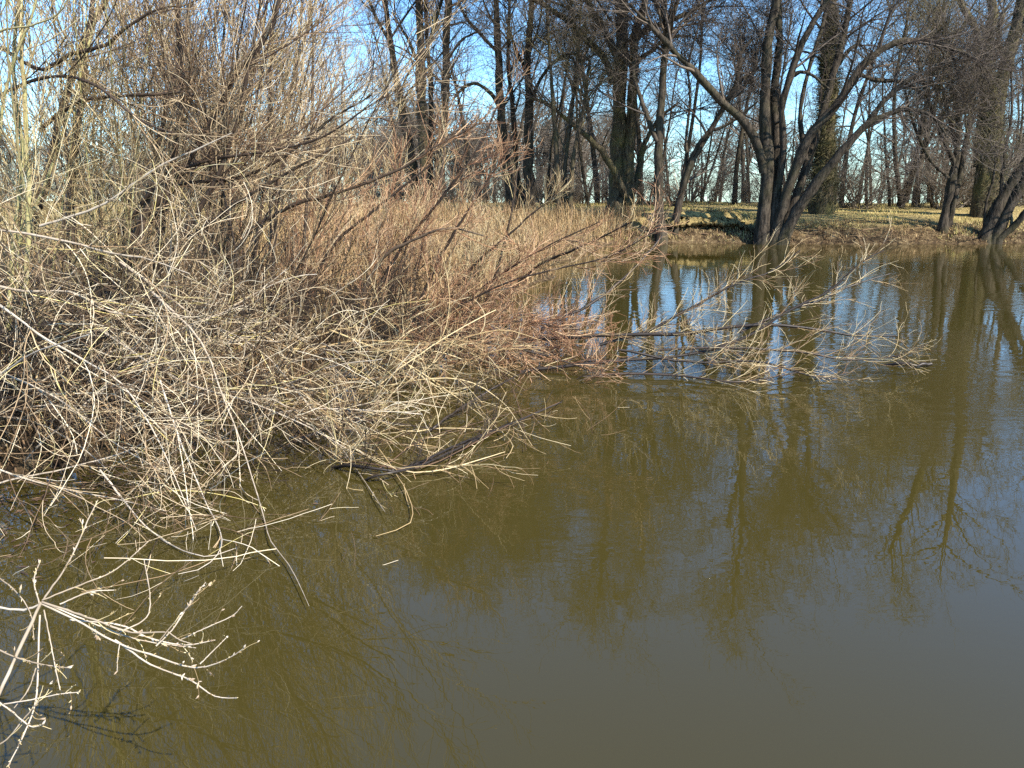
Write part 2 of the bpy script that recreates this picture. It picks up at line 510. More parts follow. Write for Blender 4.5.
def tree(name, label, cat_, Y, stems, limbs=(), seed=0, bark='bark_dark', twig='crown', slim=.84, n=(30, 140, 850, 3400), H=13,
         group=None, stem_name='trunk', **kw):
    rng = np.random.default_rng(seed)
    sb = [trace([(a, b, c * slim) for a, b, c in l], Y + dy0, Y + dy1, rng, 26, .1) for l, dy0, dy1 in stems]
    lb = [trace([(a, b, c * .8) for a, b, c in l], Y + dy0, Y + dy1, rng, 18, .15) for l, dy0, dy1 in limbs]
    base = sb[0].pts[0, 0].copy()
    z0 = gz(base[0], base[1])
    for s in sb:                                  # stand each trunk in the bank, with a flare at the foot
        p = s.pts[0]
        zz = gz(p[0, 0], p[0, 1]) - .12
        low = p[0, 2]
        if low > zz:
            p[0, 2] = zz
        s.rad[0, 0] *= 1.3
        s.rad[0, 1] *= 1.1
    root = empty(name, (base[0], base[1], z0), label, cat_, group)
    for s in sb:
        part(stem_name, s, 10, M[bark], root)
    for l in lb:
        part('limb', l, 7, M[bark], root)
    res = [Br(resample_rows(b.pts, 26), resample_rows(b.rad[..., None], 26)[..., 0], b.tint) for b in sb + lb]
    brs, sides = crown_from(rng, res, *n, H, **kw)
    part('crown', brs, sides, M[twig], root)
    return root

def resample_rows(a, n):
    S = a.shape[1]
    x = np.linspace(0, S - 1, n)
    k = np.minimum(x.astype(int), S - 2)
    f = (x - k)[None, :, None]
    return a[:, k] * (1 - f) + a[:, k + 1] * f

G_FAR = 'bare trees along the far bank'
tree('bare_tree', 'slim bare tree leaning left, leftmost of three trunks above the brown shrubs', 'tree', 31,
     [([(419, 200, 5), (410, 150, 4.5), (400, 100, 4), (391, 45, 3.6), (385, 0, 3), (374, -120, 1.5)], 0, .4)],
     [([(391, 45, 1.8), (372, 8, 1.6), (355, -40, 1.2)], 0, -.5)], 101, 'bark_pale', group=G_FAR)
tree('bare_tree', 'thickest bare trunk, middle one of the three above the brown shrubs', 'tree', 30.5,
     [([(428, 205, 8), (424, 150, 6.5), (422, 110, 6), (421, 60, 5), (419, 0, 4), (416, -150, 1.5)], 0, 0),
      ([(430, 150, 3), (431, 90, 2.6), (427, 40, 2.2), (424, -40, 1.5)], .1, .4)],
     [([(423, 62, 2.2), (433, 30, 2), (442, 0, 1.6), (460, -60, 1)], 0, -.6),
      ([(421, 70, 2), (408, 40, 1.6), (392, 12, 1.2)], 0, .4)], 102, 'bark_pale', group=G_FAR)
tree('bare_tree', 'straight dark bare trunk, rightmost of the three above the brown shrubs', 'tree', 30,
     [([(439, 205, 5.5), (442, 150, 5), (445, 100, 4.5), (446, 50, 4.2), (448, 0, 3.6), (452, -140, 1.5)], 0, 0)],
     [([(446, 62, 1.7), (462, 40, 1.4), (482, 30, 1)], 0, -.4)], 103, group=G_FAR)
tree('bare_tree', 'dark bare tree with a branch arching left beside the gap in the trees', 'tree', 30.5,
     [([(513, 206, 7), (506, 160, 5.2), (501, 110, 4.6), (498, 50, 4), (496, 0, 3), (494, -140, 1.2)], 0, 0)],
     [([(501, 112, 2.6), (492, 95, 2.4), (478, 84, 2.2), (466, 86, 1.8), (452, 100, 1.2)], 0, -.8),
      ([(498, 52, 2.2), (480, 34, 2), (462, 10, 1.6), (450, -30, 1)], 0, .6)], 104, group=G_FAR)
tree('bare_tree', 'thin bare tree squeezed between two thicker trunks left of the great tree', 'tree', 31.5,
     [([(520, 206, 3.4), (516, 160, 3), (513, 110, 2.6), (508, 60, 2.2), (510, -10, 1.8), (514, -90, 1)], 0, 0)],
     (), 105, n=(16, 70, 450, 2000), H=10, group=G_FAR)
tree('bare_tree', 'upright black bare trunk, right one of the close group left of the great tree', 'tree', 30.5,
     [([(528, 206, 7), (529, 150, 5.6), (529, 100, 4.8), (527, 60, 3.8), (532, 0, 2.8), (538, -120, 1.2)], 0, 0)],
     [([(529, 110, 2.4), (540, 80, 2), (556, 60, 1.6), (575, 52, 1)], 0, -.5),
      ([(528, 75, 2), (516, 50, 1.7), (506, 20, 1.2)], 0, .5)], 106, group=G_FAR)
tree('young_tree', 'cluster of slender yellow green lit stems at the left of the great tree', 'tree', 28.8,
     [([(559, 209, 3.4), (557, 160, 2.8), (553, 100, 2.2), (548, 30, 1.6), (544, -40, 1)], 0, 0),
      ([(566, 210, 3), (565, 170, 2.4), (571, 120, 2), (577, 60, 1.6), (582, -10, 1)], 0, .3),
      ([(570, 210, 3), (573, 160, 2.4), (583, 110, 2), (590, 60, 1.5)], -.1, -.5)],
     (), 107, 'bark_pale', 'crown_olive', n=(26, 110, 650, 2800), H=8, group=G_FAR, stem_name='stem')
tree('great_tree', 'great old tree with a thick mossy forked trunk and wide limbs', 'tree', 30.8,
     [([(619, 208, 12.5), (618, 180, 10.5), (619, 130, 9.6), (620, 90, 8.6), (621, 45, 7.4), (622, 0, 6.4), (626, -90, 4.5), (622, -240, 1.8)], 0, 0),
      ([(629, 160, 7), (631, 110, 6.4), (634, 70, 5.6), (634, 38, 5), (644, 5, 4), (660, -60, 3), (676, -160, 1.4)], -.15, -.5)],
     [([(613, 84, 4.4), (604, 58, 4), (588, 42, 3.6), (570, 22, 3.2), (545, 6, 2.8), (515, -8, 2.2), (480, -15, 1.5)], 0, -1.2),
      ([(618, 60, 4.4), (603, 28, 4.2), (594, 14, 3.8), (584, -8, 3.2), (570, -60, 2.2)], .2, .8),
      ([(630, 205, 4.6), (616, 175, 4.4), (602, 152, 4), (588, 138, 3.2), (570, 122, 2.6), (548, 104, 2), (530, 98, 1.2)], -.4, -1.4),
      ([(634, 42, 3.6), (648, 28, 3.2), (662, 24, 2.8), (686, 14, 2), (710, 0, 1.4)], -.3, -1),
      ([(622, 20, 3.4), (612, -10, 3), (596, -50, 2.4)], 0, 1),
      ([(634, 62, 2.6), (650, 52, 2.4), (668, 38, 2), (690, 36, 1.2)], -.3, .8),
      ([(631, 200, 4.6), (640, 165, 4), (646, 140, 3), (660, 118, 2.2), (676, 105, 1.4)], .3, 1)], 108, 'bark_moss', 'crown',
     n=(60, 300, 1700, 6500), H=15, group=G_FAR, t0=.2, slim=.74)
tree('waterside_tree', 'dark forked tree rooted in the shaded hollow of the bank', 'tree', 27.4,
     [([(661, 243, 6.5), (659, 205, 5.4), (658, 160, 5), (660, 120, 4.4), (664, 70, 4), (666, 30, 3.4), (664, 0, 3), (668, -90, 1.4)], 0, .2)],
     [([(658, 142, 3.2), (648, 120, 3), (640, 95, 2.6), (634, 78, 2), (633, 55, 1.4)], 0, .6),
      ([(665, 45, 2.6), (672, 20, 2.2), (682, -10, 1.6)], 0, -.4),
      ([(665, 20, 2.4), (654, 0, 2), (640, -40, 1.3)], 0, .4)], 109, n=(24, 120, 800, 3600), group=G_FAR)
tree('waterside_tree', 'small crooked tree leaning right with bent dark branches beside the hollow', 'tree', 27.8,
     [([(674, 224, 4), (681, 195, 4), (688, 172, 3.6), (698, 150, 3.4), (712, 128, 3), (724, 106, 2.8), (735, 86, 2.4), (739, 64, 2.2), (742, 50, 1.9), (752, 40, 1.4)], 0, -.4)],
     [([(685, 180, 2.6), (694, 152, 2.4), (708, 133, 2.2), (720, 128, 1.9), (738, 118, 1.5), (758, 101, 1)], 0, -.9),
      ([(726, 104, 2), (742, 80, 1.8), (756, 70, 1.3)], -.4, .2),
      ([(688, 172, 2.4), (686, 140, 2), (690, 100, 1.5), (686, 60, 1)], 0, .6)], 110, n=(20, 90, 600, 2600), H=8, group=G_FAR)
tree('willow_tree', 'spreading many stemmed willow at the water edge with long arching limbs', 'tree', 27.0,
     [([(762, 240, 10), (766, 190, 8.6), (767, 140, 7.6), (765, 90, 6.8), (768, 45, 6.2), (776, 0, 5.2), (788, -110, 3), (792, -240, 1.4)], 0, .2),
      ([(772, 240, 6.6), (777, 200, 6), (776, 140, 5.4), (774, 95, 5), (779, 50, 4.6), (778, 0, 4), (770, -100, 2)], .2, .8),
      ([(774, 243, 8), (783, 205, 6.6), (796, 168, 6), (812, 132, 5.6), (838, 104, 5.2), (858, 72, 4.7), (884, 48, 4.2), (914, 40, 3.4), (946, 46, 2.6), (975, 60, 1.9), (990, 85, 1.2)], -.1, -1.6),
      ([(780, 243, 8.5), (800, 206, 6.8), (828, 168, 5.6), (848, 144, 4.8), (868, 124, 4), (886, 115, 3.2), (906, 109, 2.6), (932, 116, 1.6), (946, 135, 1)], -.2, -1.8),
      ([(778, 240, 6), (796, 196, 5.4), (812, 150, 5), (826, 100, 4.4), (840, 50, 4), (851, 0, 3.4), (864, -90, 1.8)], .3, 1.2),
      ([(776, 200, 5.4), (783, 150, 4.8), (782, 110, 4.6), (789, 80, 4.4), (803, 42, 4), (818, 14, 3.6), (842, -20, 2.8), (880, -80, 1.4)], 0, -.8)],
     [([(764, 172, 5.4), (757, 146, 5.2), (744, 122, 4.8), (722, 103, 4.2), (700, 78, 3.8), (676, 54, 3.2), (655, 30, 2.4), (630, 5, 1.4)], 0, -1.2),
      ([(864, 128, 2.8), (880, 106, 2.8), (898, 88, 2.6), (916, 74, 2)], -1.1, -1.5),
      ([(858, 74, 2.6), (876, 80, 2.2), (900, 82, 1.8), (930, 96, 1.2)], -1, -.3),
      ([(790, 78, 2.4), (800, 72, 2.2), (812, 75, 1.8), (830, 90, 1)], 0, -.6),
      ([(806, 160, 3), (800, 110, 2.6), (812, 60, 2.4), (826, 10, 2), (838, -60, 1.2)], .2, .9)], 111, 'bark_dark', 'crown',
     n=(80, 380, 2000, 7500), H=13, group=G_FAR, t0=.2, stem_name='stem', slim=.7)
tree('ivy_tree', 'tall shaggy trunk wrapped in ivy behind the spreading willow', 'tree', 32.5,
     [([(822, 205, 12), (825, 160, 10.5), (828, 110, 8.6), (828, 55, 7.4), (832, 0, 6), (836, -120, 3)], 0, 0)],
     [([(829, 80, 2.6), (845, 55, 2.2), (862, 40, 1.6)], 0, -.8)], 112, 'bark_moss', group=G_FAR)
tree('bushy_tree', 'short twin trunked tree under a broom of fine olive shoots on the bank edge', 'tree', 27.8,
     [([(943, 230, 4.4), (947, 205, 4), (951, 185, 4), (956, 160, 3.6), (958, 120, 2.6), (950, 70, 1.6), (944, 20, 1)], 0, 0),
      ([(948, 230, 3.4), (954, 200, 3), (960, 172, 3), (968, 130, 2.4), (976, 80, 1.6)], .2, .4)],
     [([(955, 165, 2.6), (940, 130, 2.2), (925, 90, 1.6), (915, 50, 1)], 0, -.4),
      ([(958, 160, 2), (948, 110, 1.8), (934, 60, 1.2)], 0, .8),
      ([(952, 180, 1.8), (930, 160, 1.6), (912, 120, 1.2), (905, 90, .8)], 0, -.5)], 113, 'bark_dark', 'crown_olive',
     n=(60, 260, 1200, 3600), H=7, group=G_FAR, trop=.09, t0=.3, top=.25, stem_name='trunk')
tree('ivy_tree', 'big forked dark tree with ivied trunk at the right end of the far bank', 'tree', 31,
     [([(992, 206, 13), (990, 165, 11.5), (992, 120, 10), (986, 88, 8), (984, 55, 6), (992, 20, 5), (988, -40, 4), (976, -150, 2)], 0, 0),
      ([(992, 130, 8), (1000, 95, 7), (1008, 55, 6), (1018, 20, 5.4), (1026, -30, 4.4), (1040, -140, 2)], 0, -.6)],
     [([(985, 62, 4), (975, 30, 3.4), (962, 5, 2.8), (940, -30, 1.8)], 0, -.6),
      ([(1006, 62, 3), (998, 38, 2.6), (1004, 10, 2)], -.3, .5),
      ([(1012, 40, 3), (1035, 20, 2.6), (1060, 0, 2)], -.4, -1)], 114, 'bark_moss', 'crown_olive', n=(34, 150, 850, 3200), group=G_FAR, top=.5)
tree('leaning_tree', 'pair of dark trunks leaning right out over the water at the right edge', 'tree', 27.3,
     [([(984, 240, 7), (994, 215, 6.4), (1008, 190, 6), (1024, 166, 5.6), (1050, 130, 4.6), (1085, 80, 3.4), (1110, 10, 2)], 0, -.4),
      ([(992, 241, 5.4), (1006, 214, 5), (1022, 186, 4.6), (1046, 150, 4), (1080, 110, 2.6), (1110, 70, 1.4)], -.1, -.8),
      ([(996, 242, 3.6), (1014, 226, 3.2), (1034, 202, 2.8), (1060, 175, 2), (1080, 150, 1.2)], -.2, -1.2)],
     [([(984, 232, 1.5), (986, 205, 1.4), (994, 175, 1.2), (996, 140, .8)], 0, .2),
      ([(1000, 205, 1.8), (1004, 160, 1.6), (1012, 110, 1.3), (1010, 60, .9)], 0, .2)], 115, 'bark_dark', 'crown_olive',
     n=(34, 130, 700, 2600), H=9, group=G_FAR, trop=.06, top=.3, stem_name='trunk')

# shaggy ivy sleeves on the two ivied trunks
def sleeve(root_name, idx, y_px, Y, n, seed, spread):
    rng = np.random.default_rng(seed)
    root = [o for o in bpy.data.objects if o.name.startswith(root_name) and o.type == 'EMPTY'][idx]
    tr = [c for c in root.children if c.name.startswith('trunk')][0]
    co = np.empty(len(tr.data.vertices) * 3, np.float32)
    tr.data.vertices.foreach_get('co', co)
    co = co.reshape(-1, 3) + np.array(root.location)
    ring = co.reshape(-1, 10, 3)
    c = ring.mean(1)
    k = rng.uniform(0, len(c) * y_px, n)
    i = np.minimum(k.astype(int), len(c) - 2)
    f = (k - i)[:, None]
    cen = c[i] * (1 - f) + c[i + 1] * f
    R = np.linalg.norm(ring[i, 0] - c[i], axis=1)
    a = rng.random(n) * 2 * math.pi
    d = np.stack([np.cos(a), np.sin(a), rng.normal(.1, .5, n)], 1)
    st = cen + d * (R * .9)[:, None]
    b = grow(rng, st, d, rng.uniform(.1, spread, n), np.full(n, .011), np.full(n, .005), 4, .35, -.08)
    part('ivy', b, 3, M['ivy'], root)
sleeve('ivy_tree', 0, .6, 32.5, 4200, 301, .45)
sleeve('ivy_tree', 1, .5, 31, 3200, 302, .35)

# woodland farther back: four kinds of tree, copied
def wood_tree(seed, H, lean, nst):
    rng = np.random.default_rng(seed)
    stems = []
    for k in range(nst):
        a = rng.random() * 6.28
        d = np.array([[math.cos(a) * lean, math.sin(a) * lean, 1.]])
        b = grow(rng, np.array([[.25 * k * math.cos(a), .25 * k * math.sin(a), -.2]]), d, np.array([H * rng.uniform(.85, 1)]),
                 np.array([H * .012 * rng.uniform(.8, 1.2)]), np.array([.03]), 25, .05, .02)
        stems.append(b)
    return stems, rng
WOOD = [('slim bare woodland tree with straight trunk', 12, .06, 1), ('forked bare woodland tree', 11, .16, 2),
        ('leaning bare woodland tree', 10, .3, 1), ('bushy bare woodland tree with several stems', 9, .22, 3),
        ('tall bare woodland tree with thick trunk', 14, .08, 1)]
protos = []
for k, (lab, H, lean, nst) in enumerate(WOOD):
    stems, rng = wood_tree(400 + k, H, lean, nst)
    root = empty('woodland_tree', (0, 0, 0), lab, 'tree', 'woodland trees behind the far bank')
    for s in stems:
        part('trunk', s, 7, M['bark_dark'], root)
    brs, sides = crown_from(rng, stems, 26, 90, 420, 1500, H, t0=.08, thin=.9, top=.25)
    part('crown', brs, sides, M['crown_far'], root)
    protos.append(root)
rng = np.random.default_rng(77)
def copy_thing(root):
    r = root.copy()
    COL.objects.link(r)
    for ch in list(root.children):
        c = ch.copy()
        COL.objects.link(c)
        c.parent = r
    return r
spots = []
for px, Y in [(470, 44), (545, 37), (590, 36), (585, 45), (598, 40), (640, 38), (655, 46), (678, 37), (700, 41), (715, 48),
              (735, 38), (742, 52), (790, 40), (800, 48), (842, 37), (858, 45), (872, 39), (888, 52), (897, 36), (905, 43),
              (915, 38), (928, 48), (936, 36), (948, 41), (962, 50), (968, 36), (980, 44), (1004, 38), (1015, 47), (1030, 36),
              (1050, 42), (1075, 38), (1100, 45), (440, 52), (512, 55), (625, 55), (770, 58), (835, 58), (690, 60), (920, 60),
              (400, 48), (350, 50), (300, 42), (240, 46), (180, 40), (1000, 58), (1140, 40), (905, 34.8), (480, 56), (530, 50), (560, 42), (575, 60), (610, 64), (645, 60), (670, 52), (720, 62), (750, 44), (430, 62), (460, 66), (495, 62), (370, 60), (330, 56), (270, 54)]:
    spots.append((px, Y))
WHERE = ['seen between the far bank trunks', 'deep in the wood']
for i, (px, Y) in enumerate(spots):
    src = protos[i % 5]
    r = src if i < 5 else copy_thing(src)
    p = P(px, 200, Y)
    r.location = (p[0], Y, gz(p[0], Y) - .05)
    r.rotation_euler = (0, 0, rng.random() * 6.28)
    s = rng.uniform(.6, 1.05)
    r.scale = (s, s, s)
    zone = ('glimpsed through the near thicket' if px < 430 else 'left of the great tree' if px < 600 else 'between great tree and willow' if px < 750 else
            'right of the spreading willow' if px < 920 else 'behind the right bank end')
    r['label'] = '%s %s, %s' % (WOOD[i % 5][0], zone, 'at the edge' if Y < 39 else 'deeper in' if Y < 47 else 'far back')

# hazy trees on the skyline, far beyond the wood
rng = np.random.default_rng(480)
stems, _ = wood_tree(481, 10, .1, 2)
far0 = empty('distant_tree', (0, 0, 0), 'tiny hazy bare tree on the skyline far behind the bank', 'tree', 'distant trees on the skyline')
for st_ in stems:
    part('trunk', st_, 5, M['crown_far'], far0)
brs, sides = crown_from(rng, stems, 40, 160, 700, 2200, 10, t0=.03, thin=5, top=0)
part('crown', brs, sides, M['crown_far'], far0)
for i in range(76):
    r = far0 if i == 0 else copy_thing(far0)
    px = -40 + i * 26 + rng.uniform(-8, 8) if i < 44 else 330 + (i - 44) * 9 + rng.uniform(-5, 5)
    Y = rng.uniform(75, 120) if i < 44 else rng.uniform(85, 135)
    p = P(px, 200, Y)
    r.location = (p[0], Y, gz(p[0], Y))
    r.rotation_euler = (0, 0, rng.random() * 6.28)
    k_ = rng.uniform(.6, 1.15)
    r.scale = (k_ * 1.5, k_ * 1.5, k_)

# low undergrowth at the wood edge
def shrub_mesh(rng, n0, H, spread, n1, n2, thick=1.0):
    a = rng.random(n0) * 6.28
    d = np.stack([np.cos(a) * spread, np.sin(a) * spread, np.ones(n0)], 1) * 1.0
    st = np.stack([np.cos(a) * .25, np.sin(a) * .25, np.full(n0, -.05)], 1) * rng.random((n0, 1))
    b0 = grow(rng, st, d + rng.normal(0, .25, (n0, 3)), H * rng.uniform(.6, 1.1, n0), np.full(n0, .016 * thick), np.full(n0, .004), 8, .1, .03)
    b1 = spawn(rng, b0, n1, .1, 1, 35, H * .45, .4, 5, .14, .04, .6, .0045 * thick, .01)
    b2 = spawn(rng, b1, n2, .1, 1, 35, H * .22, .3, 3, .14, .03, .6, .0034 * thick, .006)
    return [b0, b1, b2], [4, 3, 3]
ush = []
for k in range(3):
    rng = np.random.default_rng(500 + k)
    root = empty('undergrowth_shrub', (0, 0, 0), 'leafless brown shrub', 'shrub', 'undergrowth shrubs at the wood edge')
    brs, sides = shrub_mesh(rng, 26, 2.4, .5, 220, 800, 1.0)
    part('twigs', brs, sides, M['crown_far'], root)
    ush.append(root)
rng = np.random.default_rng(78)
k = 0
for px in list(range(540, 1060, 19)) + list(range(-30, 545, 17)):
    src = ush[k % 3]
    r = src if k < 3 else copy_thing(src)
    Y = rng.uniform(34.5, 41) if not 425 < px < 540 else rng.uniform(38, 46)
    p = P(px + rng.uniform(-5, 5), 200, Y)
    r.location = (p[0], Y, gz(p[0], Y))
    r.rotation_euler = (0, 0, rng.random() * 6.28)
    s = rng.uniform(.4, 1.3)
    r.scale = (s * 1.3, s * 1.3, s * (.75 if px < 700 else 1.1))
    zone = ('glimpsed through the near thicket' if px < 430 else 'left of the great tree' if px < 610 else 'between the great tree and the willow' if px < 760 else
            'right of the spreading willow' if px < 920 else 'behind the right end of the bank')
    r['label'] = 'leafless brown shrub in the undergrowth %s' % zone
    k += 1

# ------------------------------------------------------------------ the willow thicket of the near left bank
def shrub(name, label, traced, seed, twig, stem_mat, n_free=0, free=None, n=(60, 500, 1500), L=(1.0, .5, .22), ang=(28, 30, 34), trop=.03,
          tropv=(0, 0, 1), rmin=(.0034, .0024, .0017), wob=.065, group='willow shrubs of the near bank', cat_='shrub', stem_name='stem', t0=.1, pw=1.0, rs=.5, rmax=.0052, t1=1.0):
    rng = np.random.default_rng(seed)
    st = [trace([(a, b_, c * rs) for a, b_, c in l], y0, y1, rng, 22, .25) for l, y0, y1 in traced]
    mats = [stem_mat] * len(st)
    if free:
        st += [Br(resample_rows(b.pts, 22), resample_rows(b.rad[..., None], 22)[..., 0], b.tint) for b in free(rng)]
    base = st[0].pts[0, 0]
    root = empty(name, (base[0], base[1], max(0, gz(base[0], base[1]))), label, cat_, group)
    for s in st:
        part(stem_name, s, 7, M[stem_mat], root)
    b0 = cat(st)
    b1 = spawn(rng, b0, n[0], t0, t1, ang[0], L[0], .4, 10, wob, trop, .6, rmin[0], rmax, tropv, pw)
    b2 = spawn(rng, b1, n[1], .08, 1, ang[1], L[1], .35, 7, wob, trop, .65, rmin[1], .0045, tropv)
    b3 = spawn(rng, b2, n[2], .08, 1, ang[2], L[2], .3, 4, wob, trop, .65, rmin[2], .003, tropv)
    part('twigs', [b1, b2, b3], [5, 4, 3], M[twig], root)
    return root

def free_stems(x0, x1, y0, y1, n, lx, ly, H0, H1, r, wob=.05, trop=.03, tropv=(0, 0, 1)):
    def f(rng):
        out = []
        for _ in range(n):
            x, y = rng.uniform(x0, x1), rng.uniform(y0, y1)
            d = np.array([[lx + rng.normal(0, .25), ly + rng.normal(0, .25), 1.]])
            out.append(grow(rng, np.array([[x, y, gz(x, y) - .05]]), d, np.array([rng.uniform(H0, H1)]),
                            np.array([r * rng.uniform(.4, 1.0)]), np.array([.004]), 21, wob, trop, tropv))
        return out
    return f

# 1 far left, lichen-green uprights
shrub('willow_shrub', 'tall willow shrub with yellow green lichened upright stems at the far left', [
    ([(8, 330, 7), (14, 240, 6), (22, 160, 5.5), (14, 60, 4), (22, -80, 3), (10, -260, 1.5)], 6.2, 6.4),
    ([(22, 320, 7), (28, 220, 6), (26, 120, 5.5), (21, 20, 4), (30, -150, 2)], 6.0, 6.2),
    ([(-20, 330, 6), (-8, 200, 5), (6, 90, 4), (30, 20, 3), (52, -60, 2)], 6.0, 6.0),
    ([(12, 260, 4), (50, 170, 4), (85, 60, 3.2), (105, -30, 2.2)], 6.6, 7.2),
    ([(-40, 60, 3), (0, 32, 2.8), (30, 26, 2.4), (58, 14, 1.8), (70, -6, 1.2)], 5.6, 5.4),
    ], 601, 'yellow', 'stem_green', rs=.32, free=free_stems(-5.5, -3.4, 6, 8, 12, .1, .05, 3, 4.6, .011), n=(170, 1150, 3400), L=(1.5, .75, .32), trop=.05)
# 2 the arching dark stems
shrub('willow_shrub', 'willow shrub with long dark arching stems rising to the upper right', [
    ([(120, 330, 7), (137, 230, 5), (167, 193, 4.2), (200, 143, 3.8), (233, 80, 3.2), (267, 37, 2.8), (280, 0, 2.4), (284, -80, 1.5)], 7.0, 6.6),
    ([(150, 320, 6), (160, 240, 5), (172, 160, 4.4), (183, 90, 3.8), (179, 30, 3.2), (174, -60, 2.4), (168, -180, 1.4)], 7.2, 7.0),
    ([(70, 320, 6), (70, 200, 5), (78, 130, 4.8), (86, 60, 4), (96, -20, 3), (118, -150, 1.6)], 7.0, 7.2),
    ([(30, 250, 5), (60, 120, 5), (85, 40, 4.4), (105, 0, 4), (140, -80, 2.6), (170, -200, 1.3)], 7.4, 7.6),
    ([(40, 130, 3), (62, 112, 2.8), (80, 101, 2.6), (110, 96, 2.4), (150, 95, 2), (185, 92, 1.4)], 6.8, 6.4),
    ([(-10, 40, 2.5), (20, 60, 2.5), (45, 70, 2.5), (70, 55, 2.6), (105, 45, 2.4), (130, 25, 2), (160, 9, 1.6), (178, 6, 1)], 6.6, 6.4),
    ([(135, 260, 4), (148, 200, 3.6), (164, 120, 3), (184, 40, 2.4), (200, -60, 1.6)], 6.9, 6.9),
    ([(170, 260, 4), (195, 215, 3.4), (222, 165, 3), (240, 105, 2.6), (252, 50, 2.2), (263, -20, 1.6), (268, -120, 1)], 6.8, 6.5),
    ([(130, 220, 3), (165, 178, 2.6), (210, 160, 2.3), (262, 152, 2), (320, 138, 1.6), (384, 96, 1)], 6.9, 6.4),
    ([(160, 262, 3.6), (205, 226, 3), (250, 195, 2.6), (300, 166, 2.1), (352, 138, 1.3)], 7.2, 7.0),
    ([(0, 96, 2.4), (40, 78, 2.3), (90, 82, 2), (140, 120, 1.6), (176, 134, 1)], 6.2, 6.0),
    ([(150, 225, 3.4), (180, 185, 3), (230, 180, 2.6), (280, 160, 2.2), (330, 120, 1.8), (372, 95, 1.1)], 7.4, 7.0),
    ], 602, 'brown', 'stem_brown', rs=.62, free=free_stems(-4.2, -2.4, 6.5, 9, 10, .35, 0, 3.2, 5, .017), n=(250, 1800, 5400), L=(1.5, .75, .32), trop=.05)
# 3 behind, dense fine uprights against the sky
shrub('willow_shrub', 'dense hazy willow shrub of fine upright twigs against the sky in the upper left', [
    ([(200, 300, 4), (225, 220, 3.6), (240, 120, 3), (262, 40, 2.4), (275, -80, 1.4)], 9, 9.2),
    ([(250, 310, 4), (262, 200, 3.4), (285, 110, 2.8), (310, 20, 2), (330, -60, 1.3)], 9.4, 9.4),
    ([(300, 300, 3.6), (308, 180, 3), (313, 80, 2.4), (309, -30, 1.6)], 9.2, 9.2),
    ([(225, 300, 4), (232, 180, 3.4), (222, 90, 2.8), (228, -30, 2)], 8.8, 8.8),
    ([(272, 300, 4), (276, 190, 3), (270, 90, 2.6), (276, -20, 1.8)], 9, 9),
    ], 603, 'tan', 'stem_brown', free=free_stems(-5.5, -2.6, 8.5, 11, 16, .28, 0, 3.2, 5.2, .016), n=(210, 1600, 5000), L=(1.4, .75, .32), trop=.06)
shrub('willow_shrub', 'farther hazy willow shrub seen through the thicket in the upper left', [
    ([(60, 290, 3), (66, 200, 3), (80, 100, 2.4), (92, 0, 1.8), (100, -100, 1)], 13, 13),
    ], 608, 'brown', 'stem_brown', free=free_stems(-9.5, -4.5, 12, 16, 26, .15, 0, 3.6, 5.6, .018), n=(280, 1700, 4400), L=(1.5, .8, .34), trop=.06, rmin=(.005, .0038, .003), rmax=.008)
shrub('willow_shrub', 'farther hazy willow shrub left of the three bare trunks', [
    ([(270, 290, 3), (278, 200, 3), (290, 100, 2.4), (300, 20, 1.8), (306, -60, 1)], 14, 14),
    ], 609, 'tan', 'stem_brown', free=free_stems(-5.5, -2.4, 13, 18, 22, .2, 0, 2.6, 4.4, .016), n=(170, 1100, 2800), L=(1.2, .65, .3), trop=.06, rmin=(.005, .0038, .003), rmax=.008)
# 4 reddish, leaning right
shrub('willow_shrub', 'reddish brown willow shrub leaning right over the reeds in mid picture', [
    ([(230, 330, 5), (240, 245, 4.2), (290, 207, 3.8), (340, 192, 3.2), (395, 172, 2.6), (430, 150, 2.2), (482, 122, 1.4)], 8.4, 8.0),
    ([(350, 330, 4), (380, 262, 3.4), (420, 237, 2.8), (450, 228, 2.2), (484, 236, 1.3)], 9, 8.6),
    ([(370, 310, 4), (400, 250, 3.2), (440, 200, 2.6), (480, 145, 2), (503, 90, 1.3)], 9.6, 9.4),
    ([(300, 320, 4), (330, 250, 3), (380, 205, 2.6), (430, 165, 1.8)], 9, 9),
    ([(420, 300, 3), (450, 240, 2.6), (475, 200, 2), (508, 150, 1.2)], 10.5, 10.2),
    ], 604, 'red', 'stem_brown', free=free_stems(-3.2, -1.2, 8.8, 11, 16, .5, 0, 1.0, 1.9, .011), n=(170, 1100, 3200), L=(.75, .42, .2), trop=.06)
shrub('willow_shrub', 'low bushy tan willow shrub in front of the far reeds, left of the great tree', [
    ([(440, 320, 3), (470, 270, 2.6), (520, 225, 2), (560, 190, 1.2)], 12, 11.6),
    ([(480, 320, 3), (500, 260, 2.6), (512, 210, 2), (518, 165, 1.2)], 12.5, 12.5),
    ([(500, 300, 3), (540, 265, 2.6), (585, 245, 2.2), (632, 222, 1.4)], 12, 10.5),
    ([(410, 300, 3), (425, 230, 2.6), (440, 180, 2), (446, 130, 1.2)], 12.5, 12.5),
    ], 605, 'tan', 'stem_brown', free=free_stems(-2.2, -.3, 11.5, 14.5, 22, .25, 0, .7, 1.7, .009), n=(220, 1400, 3600), L=(.6, .34, .18), trop=.07)
